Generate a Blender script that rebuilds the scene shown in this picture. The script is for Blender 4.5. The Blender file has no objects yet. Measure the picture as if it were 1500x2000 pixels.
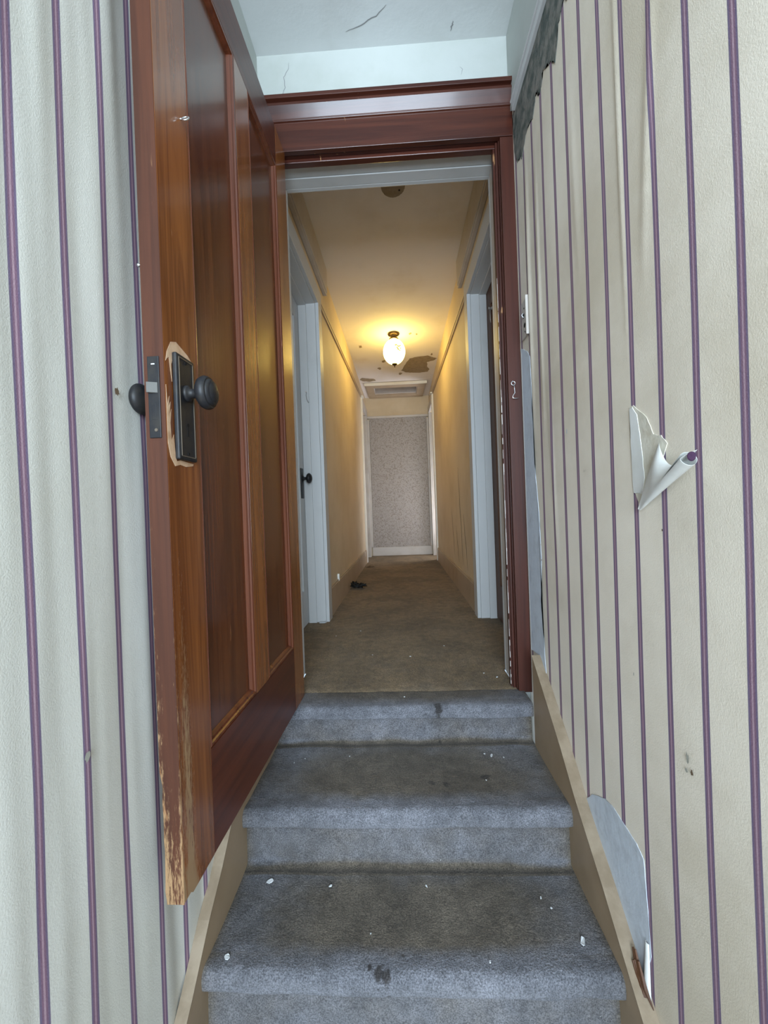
import bpy, bmesh, math, random
from math import sin, cos, pi, radians, exp, sqrt
from mathutils import Vector, Matrix, noise

# ------------------------------------------------------------------ camera
FPX, YAW, PITCH, ROLL = 800.0, 2.35, -0.25, -2.07
sc = bpy.context.scene
cam_d = bpy.data.cameras.new('camera'); cam = bpy.data.objects.new('camera', cam_d)
sc.collection.objects.link(cam); sc.camera = cam
cam_d.sensor_fit = 'VERTICAL'; cam_d.sensor_height = 36.0; cam_d.lens = FPX / 2000.0 * 36.0
cam_d.clip_start = 0.02
ya, pt, ro = radians(YAW), radians(PITCH), radians(ROLL)
fw = Vector((-sin(ya) * cos(pt), cos(ya) * cos(pt), sin(pt)))
rt = Vector((cos(ya), sin(ya), 0)); up = rt.cross(fw)
r2 = cos(ro) * rt + sin(ro) * up; u2 = -sin(ro) * rt + cos(ro) * up
m = Matrix((r2, u2, -fw)).transposed().to_4x4()
cam.matrix_world = m

# ------------------------------------------------------------------ light, world, exposure
w = bpy.data.worlds.new('world'); sc.world = w; w.use_nodes = True
w.node_tree.nodes['Background'].inputs[0].default_value = (0.60, 0.78, 1.0, 1)
w.node_tree.nodes['Background'].inputs[1].default_value = 1.0
sc.view_settings.view_transform = 'Standard'; sc.view_settings.look = 'None'
sc.view_settings.gamma = 1.0; sc.view_settings.exposure = 0.35
sc.view_settings.use_curve_mapping = False

def area(name, loc, aim, sx, sy, power, col):
    l = bpy.data.lights.new(name, 'AREA'); l.shape = 'RECTANGLE'; l.size = sx; l.size_y = sy
    l.energy = power; l.color = col
    o = bpy.data.objects.new(name, l); sc.collection.objects.link(o); o.location = loc
    o.rotation_euler = (Vector(aim) - Vector(loc)).to_track_quat('-Z', 'Y').to_euler()
    return o
area('window_daylight', (0.0, -2.27, 0.45), (0.0, 0, 0.35), 2.0, 1.5, 225, (0.70, 0.85, 1.0))
area('alcove_daylight', (0.98, 5.30, 0.20), (0.0, 5.05, 0.62), 0.5, 1.3, 17, (0.93, 0.93, 1.0))

C = sc.collection
# ------------------------------------------------------------------ object helpers
def tag(o, label=None, cat=None, group=None, kind=None):
    if label: o['label'] = label
    if cat: o['category'] = cat
    if group: o['group'] = group
    if kind: o['kind'] = kind
    return o
def mesh(name, verts, faces, mat, parent=None, smooth=False):
    me = bpy.data.meshes.new(name); me.from_pydata([tuple(v) for v in verts], [], faces)
    bm = bmesh.new(); bm.from_mesh(me); bmesh.ops.recalc_face_normals(bm, faces=bm.faces)
    bm.to_mesh(me); bm.free()
    if smooth: me.polygons.foreach_set('use_smooth', [True] * len(me.polygons))
    me.materials.append(mat)
    o = bpy.data.objects.new(name, me); C.objects.link(o)
    if parent: o.parent = parent
    return o
class MB:
    def __init__(s): s.v = []; s.f = []
    def add(s, v, f):
        n = len(s.v); s.v += [tuple(p) for p in v]; s.f += [tuple(i + n for i in q) for q in f]; return s
    def box(s, x0, x1, y0, y1, z0, z1):
        v = [(x, y, z) for x in (x0, x1) for y in (y0, y1) for z in (z0, z1)]
        return s.add(v, [(0, 1, 3, 2), (4, 6, 7, 5), (0, 4, 5, 1), (2, 3, 7, 6), (0, 2, 6, 4), (1, 5, 7, 3)])
    def hexa(s, a, b):   # two quads a, b (4 points each) joined
        return s.add(list(a) + list(b), [(0, 3, 2, 1), (4, 5, 6, 7), (0, 1, 5, 4), (1, 2, 6, 5), (2, 3, 7, 6), (3, 0, 4, 7)])
    def prism(s, prof, fa, fb):   # profile points mapped by two functions to the ends
        n = len(prof); v = [fa(p) for p in prof] + [fb(p) for p in prof]
        f = [tuple(range(n)), tuple(range(2 * n - 1, n - 1, -1))] + [(i, (i + 1) % n, n + (i + 1) % n, n + i) for i in range(n)]
        return s.add(v, f)
    def tube(s, pts, r, seg=8, closed=False):
        pts = [Vector(p) for p in pts]; n = len(pts); rr = r if isinstance(r, (list, tuple)) else [r] * n
        base = len(s.v); up_ = None
        for i, p in enumerate(pts):
            a = pts[max(i - 1, 0)]; b = pts[min(i + 1, n - 1)]; d = (b - a).normalized()
            if up_ is None: up_ = d.orthogonal().normalized()
            up_ = (up_ - d * up_.dot(d)).normalized(); sd = d.cross(up_)
            for k in range(seg):
                t = 2 * pi * k / seg; s.v.append(tuple(p + (up_ * cos(t) + sd * sin(t)) * rr[i]))
        for i in range(n - 1):
            for k in range(seg):
                a = base + i * seg + k; b = base + i * seg + (k + 1) % seg
                s.f.append((a, b, b + seg, a + seg))
        s.f.append(tuple(base + k for k in range(seg))[::-1]); s.f.append(tuple(base + (n - 1) * seg + k for k in range(seg)))
        return s
    def lathe(s, prof, org, ax, seg=32, sy=1.0):   # prof = (radius, distance along ax)
        ax = Vector(ax).normalized(); org = Vector(org)
        u = ax.orthogonal().normalized() if abs(ax.z) > .9 else Vector((0, 0, 1)); v = ax.cross(u)
        base = len(s.v)
        for r, h in prof:
            for k in range(seg):
                t = 2 * pi * k / seg; s.v.append(tuple(org + ax * h + u * cos(t) * max(r, 1e-5) + v * sin(t) * max(r, 1e-5) * sy))
        for i in range(len(prof) - 1):
            for k in range(seg):
                a = base + i * seg + k; b = base + i * seg + (k + 1) % seg
                s.f.append((a, b, b + seg, a + seg))
        return s
    def build(s, name, mat, parent=None, smooth=False, bevel=0, seg=2):
        o = mesh(name, s.v, s.f, mat, parent, smooth)
        if bevel:
            b = o.modifiers.new('bevel', 'BEVEL'); b.width = bevel; b.segments = seg; b.limit_method = 'ANGLE'; b.angle_limit = radians(40)
        return o
def box(name, mat, x0, x1, y0, y1, z0, z1, parent=None, bevel=0):
    return MB().box(x0, x1, y0, y1, z0, z1).build(name, mat, parent, bevel=bevel)
def empty(name, loc=(0, 0, 0), rz=0):
    o = bpy.data.objects.new(name, None); C.objects.link(o); o.location = loc; o.rotation_euler = (0, 0, rz); o.empty_display_size = .05
    return o
def struct(o, label=None, cat=None):
    return tag(o, label, cat, None, 'structure')

# ------------------------------------------------------------------ material helpers
class NT:
    def __init__(s, name, rough=.6, spec=.4):
        s.m = bpy.data.materials.new(name); s.m.use_nodes = True; s.t = s.m.node_tree; s.n = s.t.nodes
        s.b = s.n['Principled BSDF']; s.b.inputs['Roughness'].default_value = rough
        s.b.inputs['Specular IOR Level'].default_value = spec
        s.tc = s.n.new('ShaderNodeTexCoord').outputs['Object']
    def put(s, sock, v):
        if hasattr(v, 'is_linked') or hasattr(v, 'links'): s.t.links.new(v, sock)
        else:
            if isinstance(v, (tuple, list)) and len(v) == 3 and len(sock.default_value) == 4: v = (*v, 1)
            sock.default_value = v
    def math(s, op, a, b=0.0, c=0.0, clamp=False):
        n = s.n.new('ShaderNodeMath'); n.operation = op; n.use_clamp = clamp
        s.put(n.inputs[0], a); s.put(n.inputs[1], b); s.put(n.inputs[2], c); return n.outputs[0]
    def xyz(s, vec=None):
        n = s.n.new('ShaderNodeSeparateXYZ'); s.put(n.inputs[0], vec or s.tc); return n.outputs
    def scale(s, sx, sy, sz, vec=None):
        n = s.n.new('ShaderNodeMapping'); s.put(n.inputs['Vector'], vec or s.tc); n.inputs['Scale'].default_value = (sx, sy, sz); return n.outputs[0]
    def noise(s, sc_, det=4, rough=.55, vec=None, dist=0):
        n = s.n.new('ShaderNodeTexNoise'); s.put(n.inputs['Vector'], vec or s.tc); n.inputs['Scale'].default_value = sc_
        n.inputs['Detail'].default_value = det; n.inputs['Roughness'].default_value = rough; n.inputs['Distortion'].default_value = dist
        return n.outputs[0]
    def ramp(s, v, lo, hi, a=0.0, b=1.0):
        n = s.n.new('ShaderNodeMapRange'); n.interpolation_type = 'SMOOTHSTEP'; s.put(n.inputs[0], v)
        n.inputs[1].default_value = lo; n.inputs[2].default_value = hi; n.inputs[3].default_value = a; n.inputs[4].default_value = b; return n.outputs[0]
    def mix(s, f, a, b, mode='MIX'):
        n = s.n.new('ShaderNodeMix'); n.data_type = 'RGBA'; n.blend_type = mode
        s.put(n.inputs[0], f); s.put(n.inputs[6], a); s.put(n.inputs[7], b); return n.outputs[2]
    def attr(s, name):
        n = s.n.new('ShaderNodeAttribute'); n.attribute_name = name; return n.outputs['Fac']
    def bump(s, h, strength=.3, dist=.002):
        n = s.n.new('ShaderNodeBump'); s.put(n.inputs['Height'], h); n.inputs['Strength'].default_value = strength
        n.inputs['Distance'].default_value = dist; s.t.links.new(n.outputs[0], s.b.inputs['Normal'])
    def col(s, c): s.put(s.b.inputs['Base Color'], c)

def wallpaper(name, phase, pitch, base, stain, amt):
    t = NT(name, .75, .25); x, y, z = t.xyz()
    wob = t.noise(1.0, 2, .5, t.scale(0.4, 1.5, 1.3))
    yy = t.math('ADD', y, t.math('MULTIPLY', t.math('SUBTRACT', wob, .5), .012))
    f = t.math('FRACT', t.math('ADD', t.math('DIVIDE', t.math('SUBTRACT', yy, phase), pitch), 50.5))
    d = t.math('MULTIPLY', t.math('ABSOLUTE', t.math('SUBTRACT', f, .5)), pitch)
    stripe = t.ramp(d, .0078, .0066, 0, 1); core = t.ramp(d, .0018, .0009, 0, 1); mid = t.ramp(d, .0046, .0038, 0, 1)
    blot = t.ramp(t.noise(1.7, 6, .6), .38, .70)
    c = t.mix(t.math('MULTIPLY', blot, amt), base, stain)
    spk = t.ramp(t.noise(38, 4, .6), .68, .80); gate = t.ramp(t.noise(3.1, 2), .5, .62)
    c = t.mix(t.math('MULTIPLY', t.math('MULTIPLY', spk, gate), .35), c, (.30, .25, .18))
    pur = t.mix(mid, (.17, .13, .205), (.215, .125, .18)); pur = t.mix(core, pur, (.40, .27, .32))
    g = t.noise(700, 2); c = t.mix(.10, c, t.mix(g, (.2, .2, .2), (1, 1, 1)), 'OVERLAY')
    t.col(t.mix(stripe, c, pur)); t.bump(t.math('ADD', t.noise(420, 2), t.math('MULTIPLY', t.noise(30, 4), .5)), .35, .0012)
    return t.m
def plain(name, c, c2=None, sc_=6, rough=.6, spec=.4, lo=.4, hi=.7, bump=.15, bs=60, bd=.002):
    t = NT(name, rough, spec)
    t.col(t.mix(t.ramp(t.noise(sc_, 6, .6), lo, hi), c, c2) if c2 else c)
    if bump: t.bump(t.noise(bs, 5, .6), bump, bd)
    return t.m
def wood(name, c1, c2, axis='z', rough=.22, coat=.5, wear=0, fig=1.0, spec=.45):
    t = NT(name, rough, spec)
    sx = {'z': (26, 26, 1.1), 'y': (26, 1.1, 26), 'x': (1.1, 26, 26)}[axis]
    g1 = t.noise(1.0, 5, .6, t.scale(*sx), 1.2 * fig)
    sx2 = tuple(v * 6 if v > 2 else v * 3 for v in sx)
    g2 = t.noise(1.0, 3, .6, t.scale(*sx2))
    f = t.math('ADD', t.ramp(g1, .35, .68), t.math('MULTIPLY', t.math('SUBTRACT', g2, .5), .7), clamp=True)
    c = t.mix(f, c1, c2)
    scr = t.math('MULTIPLY', t.ramp(t.noise(1, 3, .5, t.scale(60, 60, 9)), .70, .74), t.ramp(t.noise(4, 3), .50, .60))
    c = t.mix(t.math('MULTIPLY', scr, .65), c, (.42, .22, .10))
    if wear:
        a = t.attr('wear'); nz = t.noise(1, 6, .8, t.scale(260, 260, 34))
        wm = t.ramp(t.math('ADD', a, t.math('MULTIPLY', t.math('SUBTRACT', nz, .5), 1.8)), .44, .74)
        c = t.mix(wm, c, (.30, .18, .09))
        t.put(t.b.inputs['Roughness'], t.math('ADD', t.math('MULTIPLY', wm, .35), rough))
    t.col(c); t.b.inputs['Coat Weight'].default_value = coat; t.b.inputs['Coat Roughness'].default_value = .12
    t.bump(t.math('ADD', g2, g1), .12, .0015)
    return t.m
def carpet_mat(name, base, dirty):
    t = NT(name, .95, .1)
    a = t.attr('dirt_shade'); n1 = t.noise(9, 6, .65)
    f = t.ramp(t.math('ADD', a, t.math('MULTIPLY', t.math('SUBTRACT', n1, .5), .75)), .12, .92)
    c = t.mix(f, base, dirty)
    blk = t.ramp(t.math('ADD', t.attr('black'), t.math('MULTIPLY', t.math('SUBTRACT', t.noise(70, 4, .7), .5), .9)), .55, .75)
    c = t.mix(t.math('MULTIPLY', blk, .85), c, (.025, .02, .017))
    c = t.mix(t.math('MULTIPLY', t.ramp(a, 1.05, 1.6), .72), c, (.025, .022, .022))  # near-black crease line, dust and painted crease shade together
    mott = t.math('MULTIPLY', t.ramp(t.noise(26, 5, .7), .3, .7, .76, 1.18), t.ramp(t.noise(4.2, 5, .62), .35, .65, .80, 1.14))
    g = t.noise(330, 3, .7); g3 = t.ramp(g, .32, .68, .52, 1.48)
    v = t.n.new('ShaderNodeVectorMath'); v.operation = 'SCALE'; t.put(v.inputs[0], c); t.put(v.inputs['Scale'], t.math('MULTIPLY', mott, g3))
    fl = t.math('MULTIPLY', t.ramp(t.noise(190, 2, .5), .765, .785), t.ramp(t.noise(5, 2), .5, .6))
    t.col(t.mix(fl, v.outputs[0], (.55, .53, .5)))
    t.bump(t.math('ADD', t.math('MULTIPLY', t.noise(38, 4, .7), 1.6), t.math('ADD', g, t.noise(150, 3, .7))), .8, .006)
    t.b.inputs['Sheen Weight'].default_value = .12; t.b.inputs['Sheen Roughness'].default_value = .5
    return t.m

P = .082
M = {}
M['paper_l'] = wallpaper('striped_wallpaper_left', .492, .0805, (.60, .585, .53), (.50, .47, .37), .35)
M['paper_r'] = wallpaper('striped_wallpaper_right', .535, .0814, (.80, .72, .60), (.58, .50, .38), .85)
M['ceil'] = plain('white_plaster', (.62, .64, .63), (.54, .55, .53), 3.5, .8, .2, .45, .8, .25, 14, .006)
M['hceil'] = plain('hall_ceiling_plaster', (.82, .78, .76), (.72, .66, .60), 2.2, .8, .2, .45, .8, .3, 12, .006)
M['header'] = plain('white_wall_plaster', (.46, .48, .45), (.41, .43, .39), 5, .75, .2, .4, .8, .25, 20, .004)
M['hwall'] = plain('cream_hall_wall', (.68, .56, .40), (.58, .46, .30), 2.0, .6, .3, .35, .75, .2, 16, .003)
M['hbase'] = plain('cream_baseboard', (.44, .34, .24), (.36, .265, .17), 6, .45, .4, .4, .8, .1, 40)
M['white'] = plain('old_white_paint', (.53, .53, .52), (.43, .43, .41), 4, .45, .4, .5, .9, .12, 50)
M['whited'] = plain('old_cream_paint', (.52, .48, .44), (.42, .37, .32), 5, .45, .4, .4, .8, .12, 50)
M['tan'] = plain('tan_painted_board', (.33, .235, .145), (.255, .175, .10), 3.5, .42, .45, .35, .75, .15, 30)
M['tanc'] = plain('worn_tan_board_top', (.29, .225, .155), (.21, .155, .10), 14, .5, .4, .35, .65, .15, 60)
M['plaster'] = plain('bare_grey_plaster', (.56, .60, .65), (.48, .51, .55), 18, .85, .15, .45, .7, .35, 60, .003)
M['plaster2'] = plain('bare_cream_plaster', (.64, .60, .50), (.50, .44, .33), 20, .85, .15, .45, .75, .4, 60, .003)
M['grime'] = plain('old_grey_wall_lining', (.21, .20, .175), (.075, .09, .08), 26, .8, .2, .35, .65, .6, 70, .004)
M['paperback'] = plain('wallpaper_backing', (.72, .72, .69), (.62, .61, .56), 9, .75, .2, .4, .8, .15, 60)
M['iron'] = plain('blackened_bronze', (.013, .013, .015), (.026, .023, .02), 40, .48, .30, .4, .7, .15, 120, .001)
M['iron'].node_tree.nodes['Principled BSDF'].inputs['Metallic'].default_value = .0
M['ironw'] = plain('worn_bronze_rim', (.11, .085, .06), None, 1, .4, .6, bump=0)
M['steel'] = plain('zinc_wire', (.62, .62, .62), None, 1, .28, .6, bump=0)
M['steel'].node_tree.nodes['Principled BSDF'].inputs['Metallic'].default_value = .9
M['bolt'] = plain('worn_bolt', (.11, .105, .095), None, 1, .6, .25, bump=0)
M['rawwood'] = plain('scraped_raw_wood', (.58, .39, .25), (.42, .25, .14), 30, .75, .2, .4, .7, .3, 120)
M['black'] = plain('black_scrap', (.012, .011, .01), None, 1, .7, .3, bump=.3)
M['flake'] = plain('white_paint_flake', (.55, .56, .56), None, 1, .6, .3, bump=.2)
M['plug'] = plain('white_plastic', (.72, .70, .64), None, 1, .4, .5, bump=0)
M['smudge3'] = plain('grey_painted_iron', (.30, .29, .27), None, 1, .6, .3, bump=0)
M['crack'] = plain('dark_crack', (.25, .25, .25), None, 1, .9, .1, bump=0)
M['stainb'] = plain('brown_water_stain', (.35, .28, .19), (.27, .21, .14), 30, .85, .15, .4, .7, .4, 60, .003)
M['hole'] = plain('dark_hole', (.015, .013, .012), None, 1, .9, .1, bump=0)
M['red_v'] = wood('red_varnish_vertical', (.062, .017, .010), (.038, .011, .007), 'z', .45, .04, spec=.28)
M['red_h'] = wood('red_varnish_horizontal', (.074, .020, .011), (.042, .011, .007), 'x', .34, .22, spec=.35)
M['stile'] = wood('amber_varnish_vertical', (.25, .082, .020), (.125, .036, .009), 'z', .27, .35, 1)
M['panel'] = wood('dark_figured_panel', (.115, .031, .008), (.06, .015, .005), 'z', .27, .3, 0, 2.4)
M['rail'] = wood('dark_red_rail', (.092, .021, .008), (.055, .012, .005), 'y', .36, .1, spec=.3)
M['mould'] = wood('red_moulding', (.12, .033, .014), (.078, .020, .009), 'z', .25, .4)
M['edge'] = wood('worn_door_edge', (.078, .027, .014), (.052, .019, .011), 'z', .55, .0, 1, spec=.22)
M['brown'] = wood('brown_varnish', (.105, .040, .014), (.06, .022, .008), 'z', .55, .0)
M['brown2'] = M['brown']
M['stair'] = carpet_mat('grey_stair_carpet', (.152, .153, .170), (.106, .087, .066))
M['floorc'] = carpet_mat('brown_hall_carpet', (.18, .16, .145), (.205, .143, .078))
t = NT('speckled_wallpaper', .7, .3)
v = t.ramp(t.noise(75, 3, .6, None, .8), .50, .60); t.col(t.mix(v, (.375, .34, .315), (.25, .215, .185))); M['speck'] = t.m
t = NT('panel_edge_wallpaper', .7, .3); t.col((.47, .43, .40)); M['speck0'] = t.m
# lit frosted globe, with a painted leaf sprig
t = NT('lit_frosted_glass', .3, .5); t.col((.9, .85, .7))
x, y, z = t.xyz()
t.b.inputs['Emission Strength'].default_value = 19.0
t.put(t.b.inputs['Emission Color'], (1.0, .71, .17))
M['globe'] = t.m
t = NT('olive_paint_on_lit_glass', .6, .2); t.col((.25, .24, .06)); t.put(t.b.inputs['Emission Color'], (.62, .50, .10)); t.b.inputs['Emission Strength'].default_value = .8; M['sprig'] = t.m
M['brass'] = plain('old_brass', (.07, .045, .02), None, 1, .35, .6, bump=0); M['brass'].node_tree.nodes['Principled BSDF'].inputs['Metallic'].default_value = .8

# ------------------------------------------------------------------ the setting
XL, XR = -.468, .437      # stairwell walls
YD = 1.45                 # front of the door casing
ZF = -.65                 # landing floor
ZC = 1.655                # stairwell ceiling
YB = -2.2; XB = 1.7       # lower room behind the camera
LOW = -1.58
def ridge(y, z, y0, z0, y1, z1, w_, a):
    tt = ((z - z0) / (z1 - z0)); tc = min(max(tt, 0), 1); fade = exp(-((tt - tc) * 3.0) ** 2) * (sin(pi * min(max(tt * .8 + .1, 0), 1)))
    return a * max(fade, 0) * exp(-((y - (y0 + (y1 - y0) * tt)) / w_) ** 2)
def left_off(y, z):
    d = .0042 * noise.noise((y * 17, z * 1.1, 3.1)) + .0016 * noise.noise((y * 34, z * 2.6, 7.7))
    return d
def right_off(y, z):
    d = .0008 * noise.noise((y * 9, z * 1.3, 1.1))
    d += ridge(y, z, .735, .42, .685, .86, .010, .003) + ridge(y, z, .792, .35, .80, 1.05, .006, .0028)
    d += ridge(y, z, 1.243, .25, 1.245, 1.0, .010, .003) + ridge(y, z, 1.335, .30, 1.330, 1.05, .013, .0045) + ridge(y, z, 1.17, -.15, 1.20, .30, .012, .002)
    d += ridge(y, z, .98, .55, 1.0, .95, .015, .0015)
    return d
def papered(name, mat, x, sgn, y0, y1, off):
    V = []; F = []; ny = int((y1 - y0) / .006); nz = 78
    for j in range(nz + 1):
        for i in range(ny + 1):
            y = y0 + (y1 - y0) * i / ny; z = LOW + (ZC - LOW) * j / nz
            V.append((x + sgn * off(y, z), y, z))
    for j in range(nz):
        for i in range(ny):
            a = j * (ny + 1) + i; F.append((a, a + 1, a + ny + 2, a + ny + 1))
    n = len(V)   # give it thickness
    V += [(x - sgn * .10, y0, LOW), (x - sgn * .10, y1, LOW), (x - sgn * .10, y0, ZC), (x - sgn * .10, y1, ZC)]
    F += [(n, n + 1, n + 3, n + 2)]
    F += [tuple([n] + [i for i in range(ny + 1)] + [n + 1]), tuple([n + 2] + [nz * (ny + 1) + i for i in range(ny + 1)] + [n + 3])]
    F += [tuple([n] + [j * (ny + 1) for j in range(nz + 1)] + [n + 2]), tuple([n + 1] + [j * (ny + 1) + ny for j in range(nz + 1)] + [n + 3])]
    o = mesh(name, V, F, mat)
    o.data.polygons.foreach_set('use_smooth', [i < ny * nz for i in range(len(o.data.polygons))])
    return o
wl = struct(papered('wall_left', M['paper_l'], XL, 1, -.25, 1.47, left_off), 'left stairwell wall in cream wallpaper with purple stripes', 'wall')
wr = struct(papered('wall_right', M['paper_r'], XR, -1, -.25, 1.47, right_off), 'right stairwell wall in torn beige wallpaper with purple stripes', 'wall')
# partition holding the door, hall beyond
YH = 1.62
f = MB().box(XL - .1, -.427, 1.47, YH, ZF - .2, ZC + .1).box(.408, XR + .1, 1.47, YH, ZF - .2, ZC + .1).box(-.427, .408, 1.47, YH, 1.31, ZC + .1)
wf = struct(f.build('wall_front', M['header']), 'white plaster wall above the red framed doorway', 'wall')
struct(box('ceiling_1', M['ceil'], -XB, XB, YB - .1, 1.47, ZC, ZC + .1), 'white plaster ceiling over the stairs', 'ceiling')
# lower room behind the camera
WX0, WX1, WZ0, WZ1 = -1.05, 1.05, -.35, 1.25
bk = MB().box(-XB, WX0, YB - .12, YB, LOW, ZC).box(WX1, XB, YB - .12, YB, LOW, ZC).box(WX0, WX1, YB - .12, YB, LOW, WZ0).box(WX0, WX1, YB - .12, YB, WZ1, ZC)
struct(bk.build('wall_back', M['header']), 'white wall with the window behind the stairs', 'wall')
struct(box('wall_side_right', M['header'], XB, XB + .1, YB, -.15, LOW, ZC), 'white right side wall of the lower room', 'wall')
struct(box('wall_side_left', M['header'], -XB - .1, -XB, YB, -.15, LOW, ZC), 'white left side wall of the lower room', 'wall')
struct(MB().box(XR + .1, XB, -.25, -.15, LOW, ZC).build('wall_return_right', M['header']), 'white return wall right of the stairs', 'wall')
struct(MB().box(-XB, XL - .1, -.25, -.15, LOW, ZC).build('wall_return_left', M['header']), 'white return wall left of the stairs', 'wall')
wn = struct(MB().box(WX0, WX0 + .05, YB - .1, YB, WZ0, WZ1).box(WX1 - .05, WX1, YB - .1, YB, WZ0, WZ1).box(WX0 + .05, WX1 - .05, YB - .1, YB, WZ0, WZ0 + .05).box(WX0 + .05, WX1 - .05, YB - .1, YB, WZ1 - .05, WZ1).box(-.02, .02, YB - .08, YB - .03, WZ0 + .05, WZ1 - .05).build('window_1', M['white']), 'white window frame in the lower room', 'window')
struct(box('floor_2', M['hbase'], -XB, XB, YB, .02, LOW - .1, LOW), 'lower floor behind the camera', 'floor')

# hall (an old, slightly tapering one)
Y0, Y1, Y2 = YH, 4.95, 5.62
def hx(s, y):      # wall surface
    a, b = (-.472, -.440) if s < 0 else (.452, .438)
    return a + (b - a) * (y - 1.62) / (4.95 - 1.62)
def fz(y): return ZF + .027 * max(0, (y - 2.4)) / 3.2
def cz(y): return 1.615 - .017 * (y - 1.62)
def wallseg(mb, s, ya_, yb_, z0=None, z1=None, d0=0.0, d1=.14):
    # slab along the hall side between ya_ and yb_, proud by d0 (towards the hall is negative)
    def q(y):
        xi = hx(s, y) + s * d0; xo = hx(s, y) + s * d1
        a = (fz(y) - .05) if z0 is None else z0(y); b = (cz(y) + .02) if z1 is None else z1(y)
        return [(xi, y, a), (xo, y, a), (xo, y, b), (xi, y, b)]
    mb.hexa(q(ya_), q(yb_))
DY0, DY1, DZ = 1.70, 2.42, 1.25      # side doorways
AY0, AY1, AZ = 5.02, 5.50, 1.28      # alcove doorways
for s, nm in ((-1, 'left'), (1, 'right')):
    mb = MB(); wallseg(mb, s, Y0, DY0); wallseg(mb, s, DY0, DY1, z0=lambda y: DZ); wallseg(mb, s, DY1, AY0)
    wallseg(mb, s, AY0, AY1, z0=lambda y: AZ); wallseg(mb, s, AY1, Y2 + .05)
    struct(mb.build('wall_hall_' + nm, M['hwall']), nm + ' cream papered wall of the lamp lit hallway', 'wall')
    # skirting board
    mb = MB(); wallseg(mb, s, DY1 + .10, AY0 - .07, z0=lambda y: fz(y) - .01, z1=lambda y: fz(y) + .172 - .010 * (y - 2.4), d0=-.014, d1=-.0005)
    wallseg(mb, s, DY1 + .10, AY0 - .07, z0=lambda y: fz(y) + .172 - .010 * (y - 2.4), z1=lambda y: fz(y) + .182 - .010 * (y - 2.4), d0=-.009, d1=-.0005)
    struct(mb.build('baseboard_' + nm, M['hbase'], bevel=.002), nm + ' tan baseboard along the hallway carpet', 'baseboard')
hf = MB()
f2 = MB()
# hall ceiling with hatch opening
HX0, HX1, HY0, HY1 = -.285, .262, 5.12, 5.46
mb = MB()
def cslab(x0, x1, a, b):
    mb.hexa([(x0, a, cz(a)), (x1, a, cz(a)), (x1, a, cz(a) + .08), (x0, a, cz(a) + .08)], [(x0, b, cz(b)), (x1, b, cz(b)), (x1, b, cz(b) + .08), (x0, b, cz(b) + .08)])
cslab(-.62, .62, YH, HY0); cslab(-.62, HX0, HY0, HY1); cslab(HX1, .62, HY0, HY1); cslab(-.62, .62, HY1, Y2 + .1)
struct(mb.build('ceiling_2', M['hceil']), 'stained hallway ceiling around the lit globe lamp', 'ceiling')
# back wall of the alcove
struct(MB().box(-.62, .62, Y2, Y2 + .1, -.7, 1.64).build('wall_end', M['hwall']), 'cream wall at the far end of the hallway', 'wall')

# ------------------------------------------------------------------ carpets
random.seed(4)
SP = [(-.078, .83, .022), (-.095, .835, .012), (-.06, .825, .014), (.022, 1.085, .05), (.219, 1.19, .024), (.06, 1.17, .02), (.10, 1.16, .02), (-.03, .86, .01), (.12, .86, .01),
      (.30, 1.95, .03), (.18, 2.15, .03), (.10, 2.5, .06), (-.05, 3.05, .06), (.05, 3.35, .06), (.13, 3.4, .05), (.21, 1.75, .03), (-.12, 1.345, .03), (.10, 1.36, .025), (.33, 2.3, .05),
      (.05, 4.3, .12), (-.33, 4.62, .05), (-.28, 1.70, .04), (.2, 2.0, .02), (.38, 3.2, .04)]
def blackness(x, y):
    b = 0
    for (sx, sy, r) in SP: b = max(b, exp(-((x - sx) ** 2 + (y - sy) ** 2) / (r * r)) * (.85 if r < .03 else .5))
    return b
def set_attr(o, name, fn):
    a = o.data.attributes.new(name, 'FLOAT', 'POINT')
    a.data.foreach_set('value', [fn(v.co) for v in o.data.vertices])
NOSE = [(1.350, ZF), (1.052, -.778), (.818, -.938), (.575, -1.09), (.33, -1.25), (.08, -1.41)]
prof = []     # (y, z, dirt)
def put(y, z, d): prof.append((y, z, d))
ys = [1.474, 1.466, 1.45, 1.44, 1.43, 1.42, 1.41, 1.40, 1.39]
for y in ys: put(y, ZF - (.004 if y > 1.47 else 0), 1.0 if y > 1.43 else .95 - (1.43 - y) * 12)
for k, (yn, zt) in enumerate(NOSE):
    if k:
        yb = NOSE[k - 1][0] + .010 - .002
        n = 30
        for i in range(1, n + 1):
            y = yb - (yb - yn - .020) * i / n
            tt = i / n
            dd = 1.45 if i == 1 else (.55 + .45 * min(1, tt * 3) if tt < .76 else max(.2, 1.0 - (tt - .76) * 4.2))  # first row is the dark crease line: dust plus painted shade
            put(y, zt - .004 * sin(pi * tt), dd * (1 if k < 3 else .8))
    r = .020
    for i in range(1, 7):                       # rounded nose
        a = pi * .5 + i / 6 * pi * .5
        put(yn + r + r * cos(a), zt - r + r * sin(a), .14)
    put(yn, zt - .032, .12); put(yn + .001, zt - .040, .15); put(yn + .004, zt - .045, .45); put(yn + .012, zt - .046, .9); put(yn + .026, zt - .045, .9)  # dark values under the nose paint the shade of the overhang
    znext = NOSE[k + 1][1] if k < len(NOSE) - 1 else LOW
    for i in range(0, 11):
        tt = i / 10; put(yn + .030 - .006 * tt, zt - .047 + (znext - zt + .047) * tt, .42 + .5 * max(0, tt - .85) * 6 if i < 10 else 1.1)  # riser coloured darker than the nose, in place of overhang shade
put(prof[-1][0] - .01, LOW - .02, .3)
nx = 84; V = []; D = []; F = []
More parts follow.
